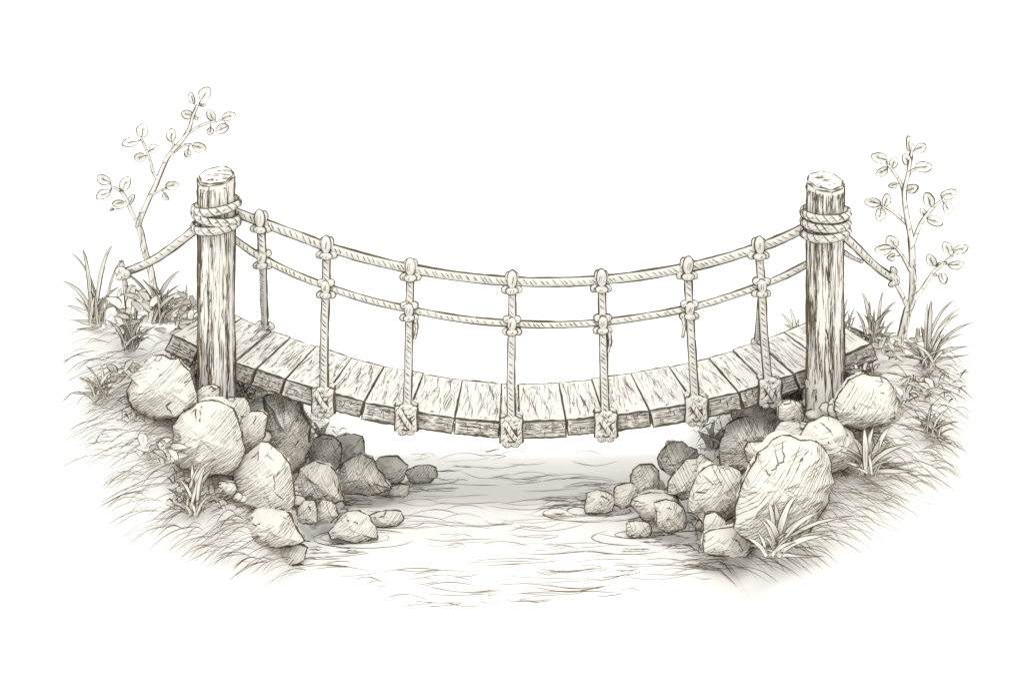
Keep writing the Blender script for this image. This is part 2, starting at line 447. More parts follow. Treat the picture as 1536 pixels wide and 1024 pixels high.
# ------------------------------------------------------------------ posts
def post(X, topY, seed, label, wraps):
    dC = 6.62; R = random.Random(seed); cx = (X - 768) * dC / F
    zt = at(X, topY, dC).z; zb = height(cx, dC) - .45
    root = empty("bridge_post", (cx, dC, height(cx, dC)))
    tag(root, label, "post", "timber posts carrying the bridge ropes")
    mb = MB(seed); N = 8; rad = 27.5 * MM * .985
    ang = [2 * math.pi * q / N + (R.uniform(-.12, .12) if q not in (0, 4) else 0) for q in range(N)]
    lv = [zb, zb + .45, zb + .8, zb + 1.2, zt - .35, zt - .13, zt - .012, zt]
    rows = []
    for li, z in enumerate(lv):
        row = []
        for q, a in enumerate(ang):
            k = 1 + R.uniform(-.035, .035)
            if li <= 1: k *= 1.04
            if li == len(lv) - 1: k *= .93
            zz = z
            if li >= len(lv) - 2: zz = z + .055 * math.sin(a) + R.uniform(-.004, .004)   # cut slopes to the front
            row.append(V((cx + rad * k * math.cos(a), dC + rad * k * math.sin(a), zz)))
        rows.append(row)
    vs = [p for r in rows for p in r]; fs = []
    for i in range(len(rows) - 1):
        for q in range(N):
            fs.append((i * N + q, i * N + (q + 1) % N, (i + 1) * N + (q + 1) % N, (i + 1) * N + q))
    fs.append(tuple((len(rows) - 1) * N + q for q in range(N)))
    mb.poly(vs, fs, 0)
    for q in range(N):
        col = [rows[i][q] for i in range(len(rows) - 1)]
        side = q in (0, 4)
        fine = [col[i].lerp(col[i + 1], t / 5) for i in range(len(col) - 1) for t in range(5)] + [col[-1]]
        for rep in range(3 if side else 1):
            i = 0
            while i < len(fine) - 1:
                L = R.randint(5, 13)
                if side or R.random() < .75:
                    mb.stroke(fine[i:i + L + 1], (.0058 if rep == 0 else .0025) if side else R.uniform(.0022, .0042), 1, wob=.0016 if rep == 0 else .003, taper=.5)
                i += L
    rim = rows[-2]; top = rows[-1]
    for loop, r in ((rim, .0045), (top, .0042)):
        for rep in range(2):
            for q in range(N): mb.line(loop[q], loop[(q + 1) % N], r if not rep else r * .5, n=3, wob=.0016, over=.006)
    ctr = sum(top, V()) / N
    for k in range(16):
        p = ctr + V((R.uniform(-.08, .06), R.uniform(-.07, .07), 0)); p.z = ctr.z + (p.y - ctr.y) * .47 + .001
        q = p + V((R.uniform(.02, .06), R.uniform(-.012, .012), 0)); q.z = ctr.z + (q.y - ctr.y) * .47 + .001
        mb.line(p, q, .0022, 1 if k % 3 == 0 else 2, n=4)
    # grain: long wavering vertical marks all round
    def surf(a, z):
        a %= 2 * math.pi
        for i in range(len(lv) - 1):
            if z <= lv[i + 1] or i == len(lv) - 2:
                t = max(0, min(1, (z - lv[i]) / (lv[i + 1] - lv[i]))); break
        for q in range(N):
            a0 = ang[q]; a1 = ang[(q + 1) % N] + (2 * math.pi if q == N - 1 else 0)
            for aa in (a, a + 2 * math.pi):
                if a0 <= aa <= a1:
                    s = (aa - a0) / (a1 - a0)
                    lo = rows[i][q].lerp(rows[i][(q + 1) % N], s); hi = rows[i + 1][q].lerp(rows[i + 1][(q + 1) % N], s)
                    return lo.lerp(hi, t)
        return rows[i][0]
    for k in range(760):
        a = R.uniform(0, 2 * math.pi) if R.random() < .62 else R.choice(ang) + R.gauss(0, .09); L = R.uniform(.06, .42); z0 = R.uniform(zb + .35, zt - .06)
        z1 = min(zt - .05, z0 + L); n = 7; wv = R.uniform(.0, .05)
        dark = R.random() < .78
        pts = [surf(a + wv * math.sin(i * 1.1), z0 + (z1 - z0) * i / n) for i in range(n + 1)]
        mb.stroke(pts, R.uniform(.0013, .0028) if dark else R.uniform(.0012, .0022), 1 if dark else 2, wob=.0007)
    for k in range(26):       # splits and knots in the timber
        a = R.uniform(0, 2 * math.pi); z = R.uniform(zb + .4, zt - .3)
        mb.stroke([surf(a + .04 * math.sin(i), z + .016 * i) for i in range(R.randint(3, 7))], .0042, 1, taper=.15)
    mb.build("shaft", [WOOD, INK, PENCIL], root, (cx, dC, height(cx, dC)))
    # rope binding: turns round the post
    wb = MB(seed + 7); rr = 5.9 * MM
    for wI, wy in enumerate(wraps):
        zc = at(X, wy, dC).z; Rr = rad + rr * .55; tlt = R.uniform(-.03, .03)
        path = [V((cx + Rr * math.cos(a), dC + Rr * math.sin(a), zc + .032 * math.sin(a) + tlt * math.cos(a))) for a in [2 * math.pi * i / 40 for i in range(41)]]
        o = len(wb.v); SD = 10
        for i in range(40):
            a = 2 * math.pi * i / 40; er = V((math.cos(a), math.sin(a), 0))
            for q in range(SD):
                b = 2 * math.pi * q / SD; p = path[i] + er * (rr * math.cos(b)) + V((0, 0, rr * math.sin(b)))
                wb.v.append(tuple(p))
        for i in range(40):
            for q in range(SD):
                i2 = (i + 1) % 40; q2 = (q + 1) % SD
                wb.f.append((o + i * SD + q, o + i2 * SD + q, o + i2 * SD + q2, o + i * SD + q2)); wb.m.append(0)
        def tp(a, b, k=1.0):
            er = V((math.cos(a), math.sin(a), 0))
            return V((cx + Rr * math.cos(a), dC + Rr * math.sin(a), zc + .032 * math.sin(a) + tlt * math.cos(a))) + er * (rr * math.cos(b) * k) + V((0, 0, rr * math.sin(b) * k))
        for b in (math.pi / 2 - .15, -math.pi / 2 + .15):
            for rep in range(2):
                a0 = R.uniform(0, 6); wb.stroke([tp(a0 + 6.3 * i / 50, b + R.uniform(-.08, .08)) for i in range(51)], .0052 if not rep else .0028, 1, taper=.7)
        for a in (0, math.pi):
            wb.stroke([tp(a, -1.7 + 3.4 * i / 10) for i in range(11)], .0052, 1, taper=.8)
        na = 17
        for j in range(na):
            a = 2 * math.pi * (j + R.uniform(-.2, .2)) / na
            wb.stroke([tp(a + .17 * (i / 6 - .5) * 2, 1.25 - 2.5 * i / 6, 1.02) for i in range(7)], R.uniform(.0024, .0040), 1)
            for e in range(3):
                aa = a + R.uniform(.05, .3); bb = R.uniform(-.8, .4)
                wb.stroke([tp(aa + .05 * i, bb + .12 * i, 1.01) for i in range(4)], .0016, 2)
    wb.build("rope_binding", [ROPE, INK, PENCIL], root, (cx, dC, at(X, wraps[-1], dC).z))
    return root
post(324.5, 263, 1001, "weathered timber post at the left end of the bridge, rope bound below its cut top", (308, 322, 336))
post(1238, 271, 1044, "weathered timber post at the right end of the bridge, beside the bigger boulders", (318, 332, 346))

# anchor ropes
mb = MB(61)
pth = spline([at(300, 338, 6.55), at(270, 362, 6.62), at(230, 390, 6.76), at(186, 409, 6.88)], 8)
mb.cord(pth, .026, .022, ink=.0046, tick=.07)
for dx, dy, a, b in ((-4, -3, 8, 6), (4, 2, 7, 7), (-3, 6, 8, 5)):
    mb.lump(at(185 + dx, 409 + dy, 6.80), a * MM, b * MM, .035, .3)
tag(mb.build("anchor_rope", [ROPE, INK, PENCIL], origin=pth[-1]), "taut rope running from the left post down to a stake in the grass", "rope", "anchor ropes behind the posts")
mb = MB(62)
pth = spline([at(1262, 350, 6.55), at(1285, 372, 6.65), at(1312, 398, 6.8), at(1340, 419, 6.93)], 8)
mb.cord(pth, .024, .019, ink=.0046, tick=.055)
for dx, dy, a, b in ((-3, -4, 7, 5), (3, 1, 6, 8), (-1, 7, 7, 4), (0, -12, 4, 6)):
    mb.lump(at(1340 + dx, 418 + dy, 6.88), a * MM, b * MM, .03, .5)
tag(mb.build("anchor_rope", [ROPE, INK, PENCIL], origin=pth[-1]), "short rope tied from the right post to a stub on the sapling", "rope", "anchor ropes behind the posts")
mb = MB(63)
pth = spline([at(1262, 376, 6.66), at(1278, 386, 6.74), at(1294, 393, 6.84)], 6)
mb.cord(pth, .013, .008, ink=.0034, tick=.06)
tag(mb.build("rope_end", [ROPE, INK, PENCIL], origin=pth[0]), "loose thin rope end sticking out behind the right post", "rope")
# stake
mb = MB(64)
pth = spline([at(200, 525, 6.92), at(192, 460, 6.92), at(186, 415, 6.92), at(182, 392, 6.92)], 7)
mb.cord(pth, .017, .014, ink=.0028, tick=.16, tm=2)
mb.stroke([pth[-1] + V((.017 * math.cos(i), 0.017 * math.sin(i), .001)) for i in range(8)], .003)
tag(mb.build("stake", [WOOD, INK, PENCIL], origin=pth[0]), "slim wooden stake in the grass holding the left anchor rope", "stake")

# ------------------------------------------------------------------ rocks
def rock(x0, x1, y0, y1, d, seed, hd=1.0, shape=None, thick=.8, sink=.14):
    mb = MB(seed); R = mb.R
    cx, cy = (x0 + x1) / 2, (y0 + y1) / 2
    if d < 6.6: d = min(d, ground_d(cx, y1, d) + .06)
    c = at(cx, cy, d); w = (x1 - x0) / 2 * d / F; h = (y1 - y0) / 2 * d / F
    big = max(w, h)
    N = 14 if big > .13 else (11 if big > .08 else 9)
    ph = [R.uniform(0, 6.28) for _ in range(4)]
    def prof(th):
        return .97 + .06 * math.sin(2 * th + ph[0]) + .05 * math.sin(3 * th + ph[1]) + .035 * math.sin(5 * th + ph[2])
    girdle = []
    if shape:
        sh2 = []
        for (a, b), (e, f) in zip(shape, shape[1:] + shape[:1]):
            q = min(3.2, math.hypot(e - a, f - b) * .12)
            sh2 += [(a, b), ((a + e) / 2 + R.uniform(-q, q), (b + f) / 2 + R.uniform(-q, q))] if q > 1.6 else [(a, b)]
        shape = sh2; N = len(shape); sink = .05
        for (X, Y) in reversed(shape):
            p = at(X + R.uniform(-1.2, 1.2), Y + R.uniform(-1.2, 1.2), d); girdle.append((p.x - c.x, p.z - c.z))
    for i in range(0 if shape else N):
        th = 2 * math.pi * i / N
        k = prof(th) * (1 + R.uniform(-.11, .06))
        th += R.uniform(-.16, .16); sx, sz = math.cos(th), math.sin(th)
        e = .82
        sx = math.copysign(abs(sx) ** e, sx); sz = math.copysign(abs(sz) ** (e if sz > 0 else .45), sz)
        girdle.append((w * sx * k, h * sz * k))
    t = thick * (w + h) / 2
    lean = .42; yaw = R.uniform(-.2, .2) + (cx - 768) / 1511 * -.0
    def place(x, z, y):
        zz = z
        if z < 0: zz = z * (1 + sink)
        return c + V((x, y + lean * z + yaw * x * .5, zz))
    levels = [(-.99, .20), (-.84, .52), (-.48, .85), (0, 1.0), (.45, .88), (.8, .55)]
    rows = []
    gx, gz = R.uniform(-.22, .22) * w, R.uniform(-.1, .25) * h
    for (yy, k) in levels:
        row = []; j = 0 if yy == 0 else .11; nx = 0
        for i in range(N):
            x, z = girdle[i]
            if i >= nx: nx = i + R.randint(2, 4) * (2 if N > 18 else 1); jr = R.uniform(-j, j); jd = R.uniform(-.12, .12) if yy else 0
            kk = k * (1 + jr + R.uniform(-j, j) * .22); sh = abs(yy)
            row.append(place(x * kk + gx * sh, z * kk + gz * sh, t * (yy + jd + (R.uniform(-.03, .03) if yy else 0))))
        rows.append(row)
    ap = place(gx, gz, -t * 1.0); bp = place(gx, gz, t * .95)
    vs = [p for r in rows for p in r] + [ap, bp]; A = len(rows) * N
    tris = []
    for i in range(N):
        i2 = (i + 1) % N
        tris.append((A, i2, i)); tris.append((A + 1, (len(rows) - 1) * N + i, (len(rows) - 1) * N + i2))
        for r in range(len(rows) - 1):
            a, b, c2, d2 = r * N + i, r * N + i2, (r + 1) * N + i2, (r + 1) * N + i
            if R.random() < .5: tris += [(a, b, c2), (a, c2, d2)]
            else: tris += [(a, b, d2), (b, c2, d2)]
    mb.poly(vs, tris, 0)
    # contour lines on the widest section
    lw = .0058 if big > .09 else .0048
    g = rows[3]
    fine = []
    for i in range(N):
        for q in range(5): fine.append(g[i].lerp(g[(i + 1) % N], q / 5))
    M = len(fine)
    for rep in range(3):
        i = R.randint(0, 5)
        while i < M + 3:
            L = R.randint(8, 18) if rep == 0 else R.randint(5, 12)
            if rep == 0 or R.random() < .55:
                mb.stroke([fine[(i + q) % M] for q in range(L + 1)], lw if rep == 0 else lw * .55, 1, wob=.0012 if rep == 0 else .0035, taper=.4)
            i += L - (0 if R.random() < .7 else -1)
    # ridge and crack lines wandering over the stone
    for k in range(int(3 + big * 30)):
        r = R.randint(1, 3); i = R.randint(0, N - 1); pts = [V(rows[r][i])]
        for q in range(R.randint(1, 4)):
            if R.random() < .5: i = (i + R.choice((-1, 1))) % N
            else: r = max(1, min(4, r + R.choice((-1, 1))))
            pts.append(V(rows[r][i]))
        f2 = [pts[j].lerp(pts[j + 1], q / 4) for j in range(len(pts) - 1) for q in range(4)] + [pts[-1]]
        mb.stroke(f2, R.uniform(.0018, .0034), 1, wob=.0028, taper=.15)
    # shading hatch: ink strokes draw shade on side faces, tops stay mostly bare
    ft = []
    for tr in tris:
        P = [V(vs[q]) for q in tr]; n = (P[1] - P[0]).cross(P[2] - P[0])
        if n.length < 1e-9: continue
        n.normalize(); cc = (P[0] + P[1] + P[2]) / 3
        if n.dot(cc - c) < 0: n = -n
        ft.append(([p + n * .0008 for p in P], n))
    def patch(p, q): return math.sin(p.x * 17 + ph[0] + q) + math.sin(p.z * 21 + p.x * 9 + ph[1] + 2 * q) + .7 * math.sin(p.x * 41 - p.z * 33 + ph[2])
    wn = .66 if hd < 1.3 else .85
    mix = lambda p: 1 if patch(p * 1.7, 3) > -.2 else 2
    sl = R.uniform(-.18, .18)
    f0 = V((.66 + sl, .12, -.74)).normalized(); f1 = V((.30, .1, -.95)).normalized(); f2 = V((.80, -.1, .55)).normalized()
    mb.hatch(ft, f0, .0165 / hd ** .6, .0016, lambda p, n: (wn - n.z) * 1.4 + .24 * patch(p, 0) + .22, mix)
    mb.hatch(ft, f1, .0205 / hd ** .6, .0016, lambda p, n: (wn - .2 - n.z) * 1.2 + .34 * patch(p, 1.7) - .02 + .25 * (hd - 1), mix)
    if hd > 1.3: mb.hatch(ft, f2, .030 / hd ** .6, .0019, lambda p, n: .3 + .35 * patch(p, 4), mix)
    for k in range(int(big * 40)):       # pits
        tr = R.choice(tris); u, v = R.random(), R.random() * .5
        p = V(vs[tr[0]]).lerp(V(vs[tr[1]]), u).lerp(V(vs[tr[2]]), v)
        mb.line(p, p + V((R.uniform(-.01, .012), 0, R.uniform(-.012, .004))), .003, n=2)
    return mb, at(cx, y1, d)

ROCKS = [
 # x0,x1,ytop,ybase,dist,hatch (densest where deck shade is drawn in),label
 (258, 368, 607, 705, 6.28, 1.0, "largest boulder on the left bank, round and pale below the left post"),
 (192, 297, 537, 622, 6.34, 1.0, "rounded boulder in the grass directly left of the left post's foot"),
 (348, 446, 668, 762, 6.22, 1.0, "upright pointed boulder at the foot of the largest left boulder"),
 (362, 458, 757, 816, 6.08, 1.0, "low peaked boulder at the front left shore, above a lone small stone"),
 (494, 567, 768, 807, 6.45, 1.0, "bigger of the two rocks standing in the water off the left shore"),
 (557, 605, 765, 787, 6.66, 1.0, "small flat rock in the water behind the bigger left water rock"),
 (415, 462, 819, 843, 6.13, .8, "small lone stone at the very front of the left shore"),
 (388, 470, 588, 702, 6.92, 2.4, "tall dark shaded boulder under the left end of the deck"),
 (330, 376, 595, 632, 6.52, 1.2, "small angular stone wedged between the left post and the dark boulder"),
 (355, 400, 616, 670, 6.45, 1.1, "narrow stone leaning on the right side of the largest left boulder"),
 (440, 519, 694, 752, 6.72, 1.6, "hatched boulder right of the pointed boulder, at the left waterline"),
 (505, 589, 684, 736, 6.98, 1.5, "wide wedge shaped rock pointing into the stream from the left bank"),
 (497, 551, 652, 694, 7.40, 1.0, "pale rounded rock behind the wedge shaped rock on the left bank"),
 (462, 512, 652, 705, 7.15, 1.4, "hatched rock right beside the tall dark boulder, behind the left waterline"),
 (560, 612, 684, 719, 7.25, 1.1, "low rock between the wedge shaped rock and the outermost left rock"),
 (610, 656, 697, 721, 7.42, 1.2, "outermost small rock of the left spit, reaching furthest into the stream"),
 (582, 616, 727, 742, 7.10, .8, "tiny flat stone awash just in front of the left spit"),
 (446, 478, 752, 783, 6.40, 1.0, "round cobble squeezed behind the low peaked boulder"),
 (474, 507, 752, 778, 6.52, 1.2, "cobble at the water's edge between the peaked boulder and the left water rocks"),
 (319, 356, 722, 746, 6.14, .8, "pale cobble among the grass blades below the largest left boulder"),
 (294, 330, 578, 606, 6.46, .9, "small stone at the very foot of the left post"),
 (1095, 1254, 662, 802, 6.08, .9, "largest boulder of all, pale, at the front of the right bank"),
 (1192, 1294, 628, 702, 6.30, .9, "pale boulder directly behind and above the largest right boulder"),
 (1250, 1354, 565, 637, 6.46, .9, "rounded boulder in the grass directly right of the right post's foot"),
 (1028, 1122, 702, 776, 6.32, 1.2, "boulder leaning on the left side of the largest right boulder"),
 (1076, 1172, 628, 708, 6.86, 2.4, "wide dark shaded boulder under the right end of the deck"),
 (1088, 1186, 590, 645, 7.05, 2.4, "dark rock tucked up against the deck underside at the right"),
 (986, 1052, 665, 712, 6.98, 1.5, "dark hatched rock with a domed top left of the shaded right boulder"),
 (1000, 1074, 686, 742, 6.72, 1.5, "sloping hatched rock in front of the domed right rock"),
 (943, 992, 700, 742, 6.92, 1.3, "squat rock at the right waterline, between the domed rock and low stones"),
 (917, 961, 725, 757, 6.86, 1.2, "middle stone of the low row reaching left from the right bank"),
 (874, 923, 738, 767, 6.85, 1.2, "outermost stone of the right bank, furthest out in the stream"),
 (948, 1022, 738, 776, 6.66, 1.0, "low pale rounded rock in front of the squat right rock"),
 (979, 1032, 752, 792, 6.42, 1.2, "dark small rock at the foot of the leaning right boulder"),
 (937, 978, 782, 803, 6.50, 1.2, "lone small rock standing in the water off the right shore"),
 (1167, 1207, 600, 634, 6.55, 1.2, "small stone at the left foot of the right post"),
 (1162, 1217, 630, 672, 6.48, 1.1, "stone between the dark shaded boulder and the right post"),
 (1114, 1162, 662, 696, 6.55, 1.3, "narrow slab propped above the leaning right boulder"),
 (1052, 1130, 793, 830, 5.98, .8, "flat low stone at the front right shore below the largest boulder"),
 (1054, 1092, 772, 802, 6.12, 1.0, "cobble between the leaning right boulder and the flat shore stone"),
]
SHAPES = {
 0: [(262,668),(258,640),(270,622),(290,610),(312,607),(335,614),(352,630),(362,650),(368,672),(362,692),(345,702),(315,706),(285,700),(268,688)],
 1: [(192,585),(200,560),(215,545),(240,537),(262,543),(280,560),(290,580),(297,600),(290,612),(265,620),(235,622),(205,605)],
 2: [(352,735),(350,705),(365,685),(388,668),(405,675),(425,690),(437,710),(445,740),(440,757),(420,763),(390,758),(365,750)],
 3: [(363,790),(370,772),(385,763),(405,757),(425,768),(440,785),(457,808),(445,813),(420,815),(390,812),(370,805)],
 4: [(494,795),(503,782),(520,770),(535,768),(552,775),(563,790),(567,803),(550,807),(520,806),(500,803)],
 7: [(395,640),(392,600),(420,588),(445,600),(450,618),(465,640),(468,665),(462,690),(440,700),(415,690),(400,665)],
 10: [(440,725),(450,705),(470,695),(490,700),(505,715),(518,745),(500,750),(470,752),(448,748)],
 11: [(505,720),(515,695),(540,684),(560,692),(575,712),(588,730),(570,735),(540,735),(515,733)],
 'largest boulder of all': [(1096,780),(1100,755),(1112,730),(1130,705),(1142,685),(1165,668),(1195,664),(1225,668),(1243,680),(1250,700),(1252,725),(1240,750),(1215,775),(1185,795),(1150,802),(1115,795)],
 'pale boulder directly behind': [(1195,680),(1200,655),(1215,637),(1240,628),(1262,634),(1280,650),(1292,675),(1294,695),(1270,702),(1225,702)],
 'rounded boulder in the grass directly right': [(1250,610),(1258,590),(1278,573),(1300,565),(1325,568),(1342,582),(1352,605),(1350,625),(1325,635),(1285,638),(1255,632)],
 'boulder leaning': [(1030,760),(1035,735),(1050,712),(1075,702),(1100,705),(1120,718),(1118,740),(1105,765),(1080,775),(1050,776)],
 'wide dark shaded': [(1078,690),(1080,660),(1092,640),(1120,630),(1150,628),(1170,640),(1172,670),(1150,695),(1120,708),(1090,706)],
 'dark hatched rock': [(988,700),(992,680),(1005,668),(1025,665),(1045,675),(1052,690),(1040,705),(1010,712)],
 'sloping hatched': [(1000,735),(1010,710),(1030,692),(1055,686),(1072,698),(1070,718),(1050,737),(1020,742)],
}
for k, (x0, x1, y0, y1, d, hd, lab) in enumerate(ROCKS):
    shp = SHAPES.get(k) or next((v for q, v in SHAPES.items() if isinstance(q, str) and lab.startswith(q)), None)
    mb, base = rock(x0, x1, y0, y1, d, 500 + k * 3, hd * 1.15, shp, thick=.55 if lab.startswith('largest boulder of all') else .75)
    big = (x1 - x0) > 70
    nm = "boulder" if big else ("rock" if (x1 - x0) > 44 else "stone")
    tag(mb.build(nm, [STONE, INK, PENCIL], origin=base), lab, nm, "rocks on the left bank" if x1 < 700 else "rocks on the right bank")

# gravel between the rocks
mb = MB(71); R = mb.R
def pebble(p, a, b):
    c = p + V((0, 0, b * .4)); n = 8
    ring = [V((a * math.cos(6.283 * i / n) * R.uniform(.85, 1.15), 0, b * math.sin(6.283 * i / n) * R.uniform(.85, 1.15))) for i in range(n)]
    rows = [[c + r * k + V((0, a * y + .3 * r.z, 0)) for r in ring] for y, k in ((-.8, .5), (-.45, .85), (0, 1), (.5, .8))]
    vs = [q for r in rows for q in r] + [c + V((0, -a * .95, 0)), c + V((0, a * .8, 0))]
    fs = []
    for i in range(n):
        i2 = (i + 1) % n; fs.append((32, i2, i)); fs.append((33, 24 + i, 24 + i2))
        for q in range(3): fs.append((q * n + i, q * n + i2, (q + 1) * n + i2, (q + 1) * n + i))
    mb.poly(vs, fs, 0)
    mb.stroke([rows[2][i % n] for i in range(n + 1)], .0038, 1, wob=.0015, taper=.6)
    for q in range(3):
        i = R.randint(0, n - 1); mb.line(rows[2][i].lerp(rows[0][i], R.random()), rows[0][(i + 2) % n], .002, R.choice((1, 2)), n=2)
spots = [(295, 360, 575, 615, 14), (330, 400, 600, 680, 10), (440, 510, 735, 790, 16), (350, 450, 745, 775, 10), (1160, 1260, 585, 630, 18), (1150, 1215, 640, 690, 10),
         (1010, 1110, 755, 800, 14), (960, 1010, 725, 770, 12), (1090, 1130, 655, 710, 10), (480, 600, 715, 750, 12), (1240, 1260, 590, 660, 8), (1060, 1180, 790, 830, 16)]
for (a, b, c, d, n) in spots:
    for _ in range(n):
        p = hit(R.uniform(a, b), R.uniform(c, d))
        if p: s = R.uniform(5, 12) * MM; pebble(p, s, s * R.uniform(.55, .85))
tag(mb.build("gravel", [STONE, INK, PENCIL]), "loose pebbles filling the gaps between the boulders on both banks", "gravel", kind="stuff")

# ------------------------------------------------------------------ saplings
def sapling(d, zoom, off, trunk, branches, leaves, label, seed, fk):
    mb = MB(seed); R = mb.R
    cv = lambda p: (p[0] / zoom + off[0], p[1] / zoom + off[1])
    d = ground_d(*cv(trunk[0][1]), d, .9); trunk = ([(trunk[0][0][0] + 4, trunk[0][0][1] + 45)] + trunk[0], trunk[1], trunk[2])
    allp = []
    def limb(pts, r0, r1, dd0=0, dd1=0, ink=.0036):
        w = []
        for i, p in enumerate(pts):
            X, Y = cv(p); t = i / (len(pts) - 1); w.append(at(X, Y, d + dd0 + (dd1 - dd0) * t))
        sp = spline(w, 6)
        mb.cord(sp, r0 * MM, r1 * MM, ink=ink, tick=.11, tm=2, twice=r0 > 3)
        allp.extend(sp)
        return sp
    tp = limb(trunk[0], trunk[1], trunk[2], ink=.0032)
    # bark marks
    for i in range(4, len(tp) // 2, 2):
        p = tp[i]; mb.line(p + V((R.uniform(-.02, .02), -.03, 0)), p + V((R.uniform(-.02, .02), -.028, R.uniform(.05, .12))), .002, 1, n=4)
    for k, (pts, r0, r1) in enumerate(branches):
        limb(pts, r0, r1, 0, R.uniform(-.16, .16), ink=.0024)
    base = tp[0]
    root = empty("sapling", base); tag(root, label, "sapling", "young trees at the ends of the bridge")
    mb.build("trunk", [BARK, INK, PENCIL], root, base)
    fb = MB(seed + 1); R = fb.R
    for (lx, ly, a, b) in leaves:
        X, Y = cv((lx, ly)); c0 = at(X, Y, d)
        near = min(allp, key=lambda p: (p.x - c0.x) ** 2 + (p.z - c0.z) ** 2)
        c = V((c0.x, near.y, c0.z)); c = at(X, Y, near.y)
        ax = V((c.x - near.x, 0, c.z - near.z)); dist = ax.length; ax.normalize()
        La = max(a, b) / zoom * MM * 1.05; Lb = min(a, b) / zoom * MM * 1.0
        # long axis as drawn if the leaf clearly is long one way
        if a > b * 1.2: lg = V((1 if ax.x >= 0 else -1, 0, ax.z * .5)).normalized()
        elif b > a * 1.2: lg = V((ax.x * .5, 0, 1 if ax.z >= 0 else -1)).normalized()
        else: lg = ax
        sd = V((-lg.z, 0, lg.x)); tl = R.uniform(-.5, .5)
        nr = V((0, -1, 0)); lg2 = (lg + nr * R.uniform(-.35, .35)).normalized(); sd2 = (sd + nr * tl).normalized(); nn = lg2.cross(sd2)
        n = 16; rim = []
        for i in range(n):
            th = 6.2832 * i / n; u = math.cos(th); v = math.sin(th)
            v *= (1 - .18 * u) if u > 0 else 1
            rim.append(c + lg2 * (La * u) + sd2 * (Lb * v) + nn * (.012 * (v * v - .4)))
        cup = [c + nn * .006, c - nn * .002]
        vs = [p + nn * .0012 for p in rim] + [p - nn * .0012 for p in rim] + [c - nn * .004 + nn * .0012, c - nn * .004 - nn * .0012]
        fs = []
        for i in range(n):
            i2 = (i + 1) % n; fs += [(i, i2, 2 * n), (n + i2, n + i, 2 * n + 1), (i, n + i, n + i2, i2)]
        fb.poly(vs, fs, 0)
        for rep in range(2):
            s0 = R.randint(0, n - 1); L = n if rep == 0 else R.randint(4, 9)
            pts = [rim[(s0 + i) % n] for i in range(L + 1)]
            fine = [pts[j].lerp(pts[j + 1], q / 2) for j in range(len(pts) - 1) for q in range(2)] + [pts[-1]]
            fb.stroke(fine, (.0031 if rep == 0 else .0024) * fk, 1, wob=.0008, taper=.5)
        st = c - lg2 * La
        fb.line(st, c + lg2 * (La * .45), .0022 * fk, 1, n=5)
        for q in range(2): fb.line(c + lg2 * La * R.uniform(-.5, .2), c + lg2 * La * R.uniform(.2, .6) + sd2 * Lb * R.choice((-.6, .6)), .0013, 2, n=3)
        if dist > La * .8: fb.stroke(spline([near, (near + st) / 2 + V((0, 0, -.008)), st], 4), .0034 * fk, 1)
    fb.build("foliage", [LEAF, INK, PENCIL], root, base)
    return root

sapling(7.12, 2.4375, (60, 100),
  ([(430, 1035), (425, 900), (408, 760), (385, 680), (368, 600), (362, 575), (395, 490), (420, 440), (465, 335), (520, 270), (545, 230), (560, 180), (577, 140)], 6.0, 1.6),
  [([(365, 590), (335, 530), (305, 465), (262, 438)], 3.4, 1.4), ([(432, 416), (413, 382), (404, 345), (385, 295), (370, 262)], 2.0, 1.1), ([(540, 245), (590, 215), (640, 200), (672, 196)], 2.2, 1.1),
   ([(475, 318), (488, 290), (485, 275)], 1.6, 1.0), ([(405, 470), (435, 455), (460, 445)], 1.6, 1.0), ([(478, 325), (520, 290), (556, 285)], 1.8, 1.0)],
  [(603, 100, 30, 25), (555, 115, 16, 25), (595, 141, 12, 8), (537, 175, 20, 22), (575, 187, 12, 14), (625, 178, 18, 27), (690, 182, 30, 19), (665, 228, 28, 22), (622, 237, 15, 14),
   (582, 295, 30, 24), (540, 318, 14, 16), (480, 250, 20, 28), (375, 233, 28, 27), (330, 277, 32, 22), (415, 300, 20, 20), (365, 332, 22, 22), (232, 413, 30, 22), (230, 468, 33, 22),
   (312, 428, 22, 30), (335, 485, 13, 20), (285, 500, 24, 18), (262, 522, 8, 7), (483, 435, 25, 20), (460, 475, 14, 16)],
  "taller slender sapling with round leaves, behind the stake and left post", 801, 1.1)
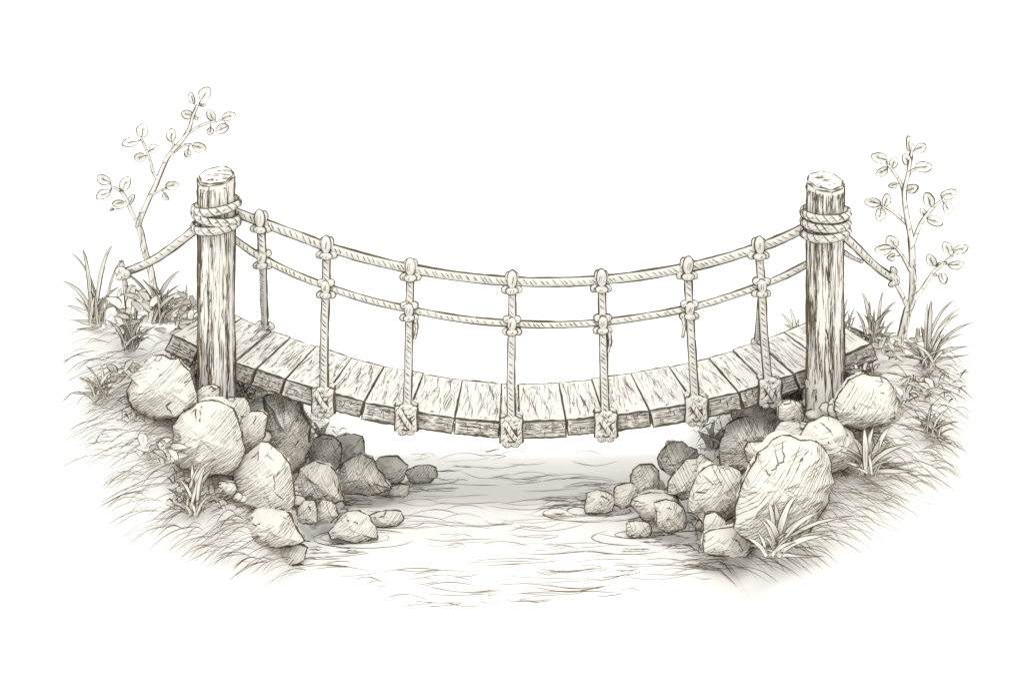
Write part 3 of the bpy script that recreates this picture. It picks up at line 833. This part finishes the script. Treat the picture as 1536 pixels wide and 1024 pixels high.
sapling(7.0, 2.7667, (1060, 190),
  ([(770, 985), (790, 920), (812, 860), (832, 770), (850, 720), (856, 650), (853, 560), (850, 480), (840, 420), (825, 340), (820, 270), (835, 200), (848, 120), (852, 98)], 7.0, 1.5),
  [([(850, 605), (820, 550), (800, 520), (775, 495)], 2.4, 1.2), ([(855, 485), (885, 410), (925, 350), (965, 315), (985, 300)], 2.8, 1.2), ([(838, 410), (800, 375), (760, 345), (728, 328)], 2.4, 1.2),
   ([(822, 285), (805, 235), (770, 180), (745, 152)], 2.2, 1.1), ([(832, 210), (850, 185), (868, 175)], 1.8, 1.0), ([(862, 715), (900, 665), (940, 605), (985, 565), (1025, 530)], 3.2, 1.2),
   ([(832, 745), (810, 695), (786, 655), (770, 610), (770, 592)], 3.0, 2.2), ([(938, 612), (960, 618), (978, 622)], 1.6, 1.0), ([(823, 280), (840, 268), (850, 260)], 1.5, 1.0), ([(965, 560), (1000, 570), (1020, 573)], 1.5, 1)],
  [(840, 70, 20, 33), (888, 88, 26, 24), (830, 137, 19, 25), (900, 168, 34, 24), (775, 150, 18, 25), (717, 130, 32, 24), (728, 187, 32, 22), (775, 242, 20, 14), (853, 258, 24, 20), (922, 303, 22, 30),
   (1005, 280, 32, 24), (1000, 338, 28, 24), (898, 360, 16, 22), (948, 392, 30, 24), (745, 305, 20, 27), (688, 314, 32, 22), (720, 365, 28, 26), (770, 478, 26, 26), (733, 510, 33, 22), (768, 540, 20, 18),
   (998, 503, 19, 27), (1055, 507, 30, 22), (932, 555, 20, 28), (1037, 573, 36, 22), (980, 630, 22, 20)],
  "slender sapling with round leaves right of the right post, rope tied to its stub", 821, 1.1)

# ------------------------------------------------------------------ tufts and leafy plants
def blade(mb, X, Y, tx, ty, d, w=6.0, ink=.0030, tone=1):
    R = mb.R; dd = R.uniform(-.12, .12)
    a = at(X, Y, d); b = at(tx, ty, d + dd)
    c = V((a.x + .22 * (b.x - a.x), a.y + .4 * (b.y - a.y), a.z + .78 * (b.z - a.z)))
    n = 9; P = []; 
    for i in range(n + 1):
        t = i / n; P.append(a * (1 - t) ** 2 + c * (2 * t * (1 - t)) + b * t * t)
    L, Rr, M = [], [], []
    for i in range(n + 1):
        t = i / n; tg = (P[min(n, i + 1)] - P[max(0, i - 1)]).normalized()
        sd = V((tg.z, 0, -tg.x))
        if sd.length < 1e-6: sd = V((1, 0, 0))
        sd.normalize()
        ww = w * MM / 2 * (math.sin(math.pi * (.16 + .84 * t)) ** .8 if t < 1 else 0)
        L.append(P[i] - sd * ww); Rr.append(P[i] + sd * ww); M.append(P[i] + V((0, .006, 0)))
    vs = L + M + Rr; k = n + 1; fs = []
    for i in range(n): fs += [(i, i + 1, k + i + 1, k + i), (k + i, k + i + 1, 2 * k + i + 1, 2 * k + i)]
    mb.poly(vs, fs, 0)
    mb.stroke(L, ink, tone, wob=.0008); mb.stroke(Rr, ink * R.uniform(.7, 1.1), tone, wob=.0008)
    if R.random() < .5: mb.stroke(M[1:6], .0016, 2)

def tuft(name, label, cat, base, tips, d, seed, w=6, extra=0, spread=40, hgt=50, group=None, ink=.003, fwd=0.0):
    mb = MB(seed); R = mb.R; d = ground_d(base[0], base[1] + 3, d) - fwd
    for (tx, ty) in tips:
        blade(mb, base[0] + R.uniform(-8, 8), base[1] + R.uniform(0, 6), tx, ty, d + R.uniform(-.06, .06), w * R.uniform(.55, .95), ink * .85)
        blade(mb, base[0] + R.uniform(-12, 12), base[1] + R.uniform(0, 6), tx + R.uniform(-24, 24), ty + R.uniform(2, 34), d + R.uniform(-.06, .06), w * R.uniform(.35, .7), ink * .7, R.choice((1, 2)))
    for k in range(int(extra * 2.2)):
        tx = base[0] + R.uniform(-spread, spread); ty = base[1] - hgt * R.uniform(.25, 1) * (1 - .4 * abs(tx - base[0]) / spread)
        blade(mb, base[0] + R.uniform(-14, 14), base[1] + R.uniform(-3, 8), tx, ty, d + R.uniform(-.1, .1), w * R.uniform(.3, .65), ink * .7, R.choice((1, 2)))
    p = at(base[0], base[1] + 6, d)
    tag(mb.build(name, [LEAF, INK, PENCIL], origin=p), label, cat, group)
GT = "tufts of long grass on the banks"
tuft("grass_tuft", "tall arching grass tuft at the far left edge of the left bank", "grass tuft", (146, 484), [(124, 373), (169, 367), (94, 421), (100, 458), (158, 400), (110, 480), (180, 430)], 6.95, 31, 7, 6, 40, 60, GT)
tuft("grass_tuft", "grass tuft of upright blades crowding round the stem of the left sapling", "grass tuft", (238, 480), [(271, 405), (280, 436), (212, 418), (172, 402), (262, 445), (225, 430), (206, 440), (290, 455)], 6.85, 32, 6, 8, 50, 60, GT)
tuft("grass_tuft", "grass tuft in front of the largest left boulder, low on the left bank", "grass tuft", (287, 768), [(250, 732), (325, 686), (322, 700), (268, 718), (310, 722), (255, 755), (288, 690)], 5.98, 33, 7, 7, 36, 50, GT)
tuft("grass_tuft", "grass tuft between the right post and the right sapling", "grass tuft", (1309, 516), [(1293, 438), (1325, 437), (1338, 464), (1284, 466), (1302, 470), (1330, 490), (1280, 495)], 6.95, 34, 7, 10, 40, 55, GT)
tuft("grass_tuft", "wide arching grass tuft at the far right edge of the right bank", "grass tuft", (1392, 546), [(1397, 450), (1432, 450), (1460, 483), (1454, 519), (1381, 490), (1440, 470), (1418, 500), (1372, 515)], 6.80, 35, 7, 9, 48, 60, GT)
tuft("grass_tuft", "bold grass tuft right of the largest right boulder, beside the pale boulder behind it", "grass tuft", (1302, 708), [(1311, 640), (1297, 642), (1337, 638), (1368, 665), (1357, 696), (1279, 657), (1374, 707), (1320, 660)], 6.02, 36, 8, 7, 45, 50, GT)
tuft("grass_tuft", "grass tuft standing against the front face of the largest right boulder", "grass tuft", (1163, 828), [(1153, 754), (1161, 751), (1197, 741), (1230, 767), (1145, 776), (1248, 802), (1280, 773), (1185, 770)], 5.82, 37, 9, 8, 48, 45, GT, fwd=.16)
tuft("sprout", "tiny two leaved sprout behind the tall dark boulder on the left", "sprout", (478, 654), [(469, 632), (495, 633), (484, 640)], 7.5, 38, 6, 2, 14, 20, "small sprouts by the water", .0022)
tuft("sprout", "small sprout behind the domed rock on the right", "sprout", (1070, 666), [(1073, 630), (1046, 646), (1058, 640), (1086, 640)], 7.3, 39, 8, 5, 24, 30, "small sprouts by the water", .0026)
tuft("sprout", "three bladed sprout behind the deck, left of the right post", "sprout", (1195, 505), [(1185, 462), (1199, 478), (1175, 486)], 7.9, 40, 9, 0, 14, 20, "small sprouts by the water", .0026)

tuft("grass_tuft", "fine low grass tuft at the foot of the slim stake", "grass tuft", (196, 522), [(170, 450), (185, 440), (210, 455), (222, 470), (160, 480), (205, 440)], 6.8, 52, 5, 8, 34, 60, GT)
tuft("grass_tuft", "wispy grass tuft on the open left slope, below the leafy plant beside the boulder", "grass tuft", (150, 590), [(118, 566), (128, 548), (150, 545), (172, 556), (105, 590)], 6.5, 53, 4, 8, 36, 40, GT, .0022)
tuft("grass_tuft", "wispy grass tuft on the open right slope, well right of the bold tuft", "grass tuft", (1398, 650), [(1375, 610), (1400, 604), (1425, 612), (1440, 632), (1450, 655)], 6.3, 54, 4, 8, 36, 40, GT, .0022)
tuft("grass_tuft", "fine grass tuft right behind the end of the deck, close to the right post", "grass tuft", (1268, 500), [(1258, 455), (1272, 448), (1283, 462), (1250, 470)], 7.75, 55, 4, 6, 22, 44, GT, .0022)
tuft("grass_tuft", "fine grass tuft between the left post and the sapling, behind the end of the deck", "grass tuft", (278, 486), [(262, 432), (280, 425), (290, 440), (255, 450), (288, 460)], 7.5, 56, 4, 8, 26, 50, GT, .0022)

def leafy(label, base, d, seed, n=12, size=20, spread=34, up=30):
    mb = MB(seed); R = mb.R; d = ground_d(base[0], base[1], d)
    for k in range(n):
        a = R.uniform(.05, math.pi - .05); L = size * R.uniform(.6, 1.2)
        bx, by = base[0] + R.uniform(-spread, spread), base[1] - R.uniform(-6, up) * (1 - 0.0)
        tx, ty = bx + L * math.cos(a), by - L * math.sin(a) * .8
        blade(mb, bx, by, tx, ty, d + R.uniform(-.12, .12), L * R.uniform(.34, .55), .0028, R.choice((1, 1, 2)))
    tag(mb.build("leafy_plant", [LEAF, INK, PENCIL], origin=at(base[0], base[1] + 6, d)), label, "plant", "low leafy plants on the banks")
leafy("dense low leafy plant between the left sapling and the left end of the deck", (262, 500), 6.95, 41, 34, 24, 30, 45)
leafy("leafy plant on the left bank top, between the tall grass tuft and the sapling", (205, 482), 6.70, 42, 26, 22, 30, 40)
leafy("bushy leafy plant close behind the left post, over the end of the deck", (282, 492), 7.15, 51, 13, 22, 22, 44)
leafy("low leafy plant at the left side of the boulder beside the left post", (190, 570), 6.30, 43, 16, 18, 22, 20)
leafy("spiky leafy plant at the left side of the largest left boulder", (240, 690), 6.12, 44, 20, 22, 26, 24)
leafy("low leaves under the left end of the deck beside the post", (268, 556), 6.55, 45, 20, 15, 16, 16)
leafy("dense low leafy plant at the foot of the right sapling", (1345, 535), 6.85, 46, 20, 20, 34, 30)
leafy("low leaves under the right end of the deck beside the post", (1292, 566), 6.62, 47, 20, 14, 20, 14)
leafy("small leaves round the foot of the right post", (1230, 600), 6.42, 48, 22, 16, 26, 22)
leafy("low leafy plant right of the boulder beside the right post", (1375, 590), 6.45, 49, 14, 20, 30, 20)
leafy("ragged leaves at the base of the largest right boulder, left of its grass tuft", (1130, 812), 5.88, 50, 14, 16, 26, 10)

# ------------------------------------------------------------------ short grass on the banks (uncountable)
mb = MB(90); R = mb.R
def inside(poly, x, y):
    c = False; j = len(poly) - 1
    for i in range(len(poly)):
        xi, yi = poly[i]; xj, yj = poly[j]
        if (yi > y) != (yj > y) and x < (xj - xi) * (y - yi) / (yj - yi) + xi: c = not c
        j = i
    return c
LB = [(100, 500), (150, 478), (240, 480), (300, 560), (370, 660), (440, 770), (470, 840), (470, 860), (380, 850), (270, 800), (190, 730), (150, 660), (110, 590), (85, 540)]
RB = [(1440, 500), (1400, 520), (1330, 540), (1240, 620), (1130, 740), (1050, 820), (1010, 850), (1080, 862), (1200, 830), (1310, 770), (1400, 710), (1440, 640), (1460, 580), (1465, 530)]
def groundstroke(X, Y, dx, dy, r, m, hook=0, lift=.012, n=6):
    pts = []
    for i in range(n + 1):
        t = i / n
        x = X + dx * t; y = Y + dy * t + hook * math.sin(math.pi * t)
        p = hit(x, y)
        if p is None or not 82 < x < 1464: return
        p.z += .003 + lift * .6 * math.sin(math.pi * t); pts.append(p)
    for a, b in zip(pts, pts[1:]):
        if (a - b).length > .25: return
    mb.stroke(pts, r, m, taper=.12, wob=.0006, vary=.4)
for poly, sg in ((LB, -1), (RB, 1)):
    xs_ = [p[0] for p in poly]; ys_ = [p[1] for p in poly]; n = 0
    while n < 480:
        x = R.uniform(min(xs_), max(xs_)); y = R.uniform(min(ys_), max(ys_))
        if not inside(poly, x, y): continue
        n += 1
        L = R.uniform(24, 88); sl = R.uniform(.25, .5)
        dark = R.random() < .2
        groundstroke(x, y, sg * L, L * sl * (1 if y > 520 else .5), R.uniform(.0011, .0020) if not dark else R.uniform(.0012, .0022), 1 if dark else 2, -R.uniform(4, 13))
# tangled dark ink strokes round the boulders and under both deck ends
for (a, b, c, d, n, L0) in ((255, 300, 530, 580, 150, 14), (340, 420, 570, 610, 200, 14), (1100, 1215, 585, 625, 240, 14), (1262, 1310, 548, 575, 70, 12), (180, 260, 600, 640, 70, 16), (260, 400, 700, 770, 150, 16),
                            (1040, 1130, 770, 830, 130, 16), (1240, 1330, 635, 720, 120, 18), (430, 520, 740, 770, 80, 14), (1350, 1440, 560, 610, 60, 20), (1040, 1110, 615, 700, 110, 16), (455, 510, 625, 680, 60, 14)):
    for _ in range(n):
        x = R.uniform(a, b); y = R.uniform(c, d); ang = R.uniform(0, 3.14); L = L0 * R.uniform(.5, 1.4)
        groundstroke(x, y, L * math.cos(ang), -L * math.sin(ang) * .7, R.uniform(.0018, .0034), 1, R.uniform(-4, 4), .03, 4)
tag(mb.build("grass", [PENCIL, INK, PENCIL]), "short sketchy grass lying down both slopes of the stream", "grass", kind="stuff")

# ------------------------------------------------------------------ water with ripples
mb = MB(95); R = mb.R
mb.poly([(-14, 2.2, 0), (14, 2.2, 0), (14, 45, 0), (-14, 45, 0)], [(0, 1, 2, 3)], 0)
def wl(pts, r, m):
    q = [at(X, Y, ZC * F / (Y - YH)) for X, Y in pts]
    q = [p + V((0, 0, .0015)) for p in q]
    mb.stroke(q, r, m, taper=.12, wob=.0006, vary=.4)
ENV = [(662, 600, 820), (690, 620, 900), (720, 600, 900), (750, 560, 860), (775, 600, 900), (800, 590, 960), (825, 500, 1030), (850, 430, 1060), (875, 480, 1020), (890, 540, 900), (906, 620, 730)]
def env(Y):
    for (a, b, c), (d, e, f) in zip(ENV, ENV[1:]):
        if Y <= d: t = (Y - a) / (d - a); return b + (e - b) * t, c + (f - c) * t
    return ENV[-1][1:]
for k in range(140):
    Y = 668 + 236 * R.random() ** .68; a, b = env(Y)
    X = R.uniform(a, b); L = R.uniform(30, 125) * (.6 if Y < 700 else 1); L = min(L, b - X + 30)
    if L < 15: continue
    A = R.uniform(-9, 9); B = R.uniform(-5, 5)
    dark = R.random() < .10
    pts = [(X + L * i / 8, Y + A * math.sin(math.pi * i / 8) + B * i / 8) for i in range(9)]
    r = R.uniform(.0011, .0019)
    wl(pts, r, 1 if dark else 2)
    if R.random() < .45:      # hooked return stroke
        e = pts[-1]; L2 = L * R.uniform(.3, .9)
        wl([e, (e[0] + 3, e[1] + 1.5)] + [(e[0] - L2 * i / 6, e[1] + 3 + 4 * i / 6 + R.uniform(-.4, .4)) for i in range(1, 7)], r, 1 if dark else 2)
for (cx, cy, rx, ry) in ((532, 806, 52, 9), (545, 808, 75, 14), (585, 784, 50, 8), (600, 786, 75, 13), (633, 719, 55, 8), (600, 741, 32, 5), (440, 842, 36, 6), (898, 766, 48, 8), (890, 770, 75, 13), (958, 802, 36, 6), (950, 806, 62, 12), (1000, 790, 60, 8), (520, 752, 60, 8), (570, 735, 60, 8)):
    for rep in range(3):
        a0 = R.uniform(-.6, 3.2); sp = R.uniform(1.2, 3)
        wl([(cx + rx * R.uniform(.98, 1.02) * math.cos(a0 + sp * i / 12), cy + ry * math.sin(a0 + sp * i / 12)) for i in range(13)], R.uniform(.0018, .003), 1)
# small tight ripples lapping at the left and right shores
for (a, b, c, d, n) in ((440, 560, 745, 770, 34), (560, 660, 705, 740, 26), (400, 520, 810, 850, 30), (930, 1050, 775, 830, 34), (800, 900, 745, 775, 20), (1000, 1080, 830, 855, 16)):
    for _ in range(n):
        X, Y = R.uniform(a, b), R.uniform(c, d); L = R.uniform(12, 46)
        wl([(X + L * i / 5, Y + R.uniform(-1, 1)) for i in range(6)], R.uniform(.0014, .0026), R.choice((1, 2)))
tag(mb.build("water", [WATER, INK, PENCIL]), kind="structure")

# ------------------------------------------------------------------ light
w = bpy.data.worlds.new("World"); S.world = w; w.use_nodes = True
bg = w.node_tree.nodes["Background"]
bg.inputs["Color"].default_value = (1.0, .98, .94, 1); bg.inputs["Strength"].default_value = 1.0
sun = bpy.data.lights.new("sun", "SUN"); sun.energy = 0.8; sun.angle = math.radians(20); sun.color = (1, .97, .92)
so = bpy.data.objects.new("sun", sun); COL.objects.link(so)
so.rotation_euler = V((.04, -.46, 1.0)).normalized().to_track_quat('Z', 'Y').to_euler(); so.location = (4, -4, 9)
S.view_settings.view_transform = 'Standard'; S.view_settings.look = 'None'
S.view_settings.exposure = 0.28; S.view_settings.gamma = 1
S.render.engine = 'CYCLES'
S.cycles.max_bounces = 4
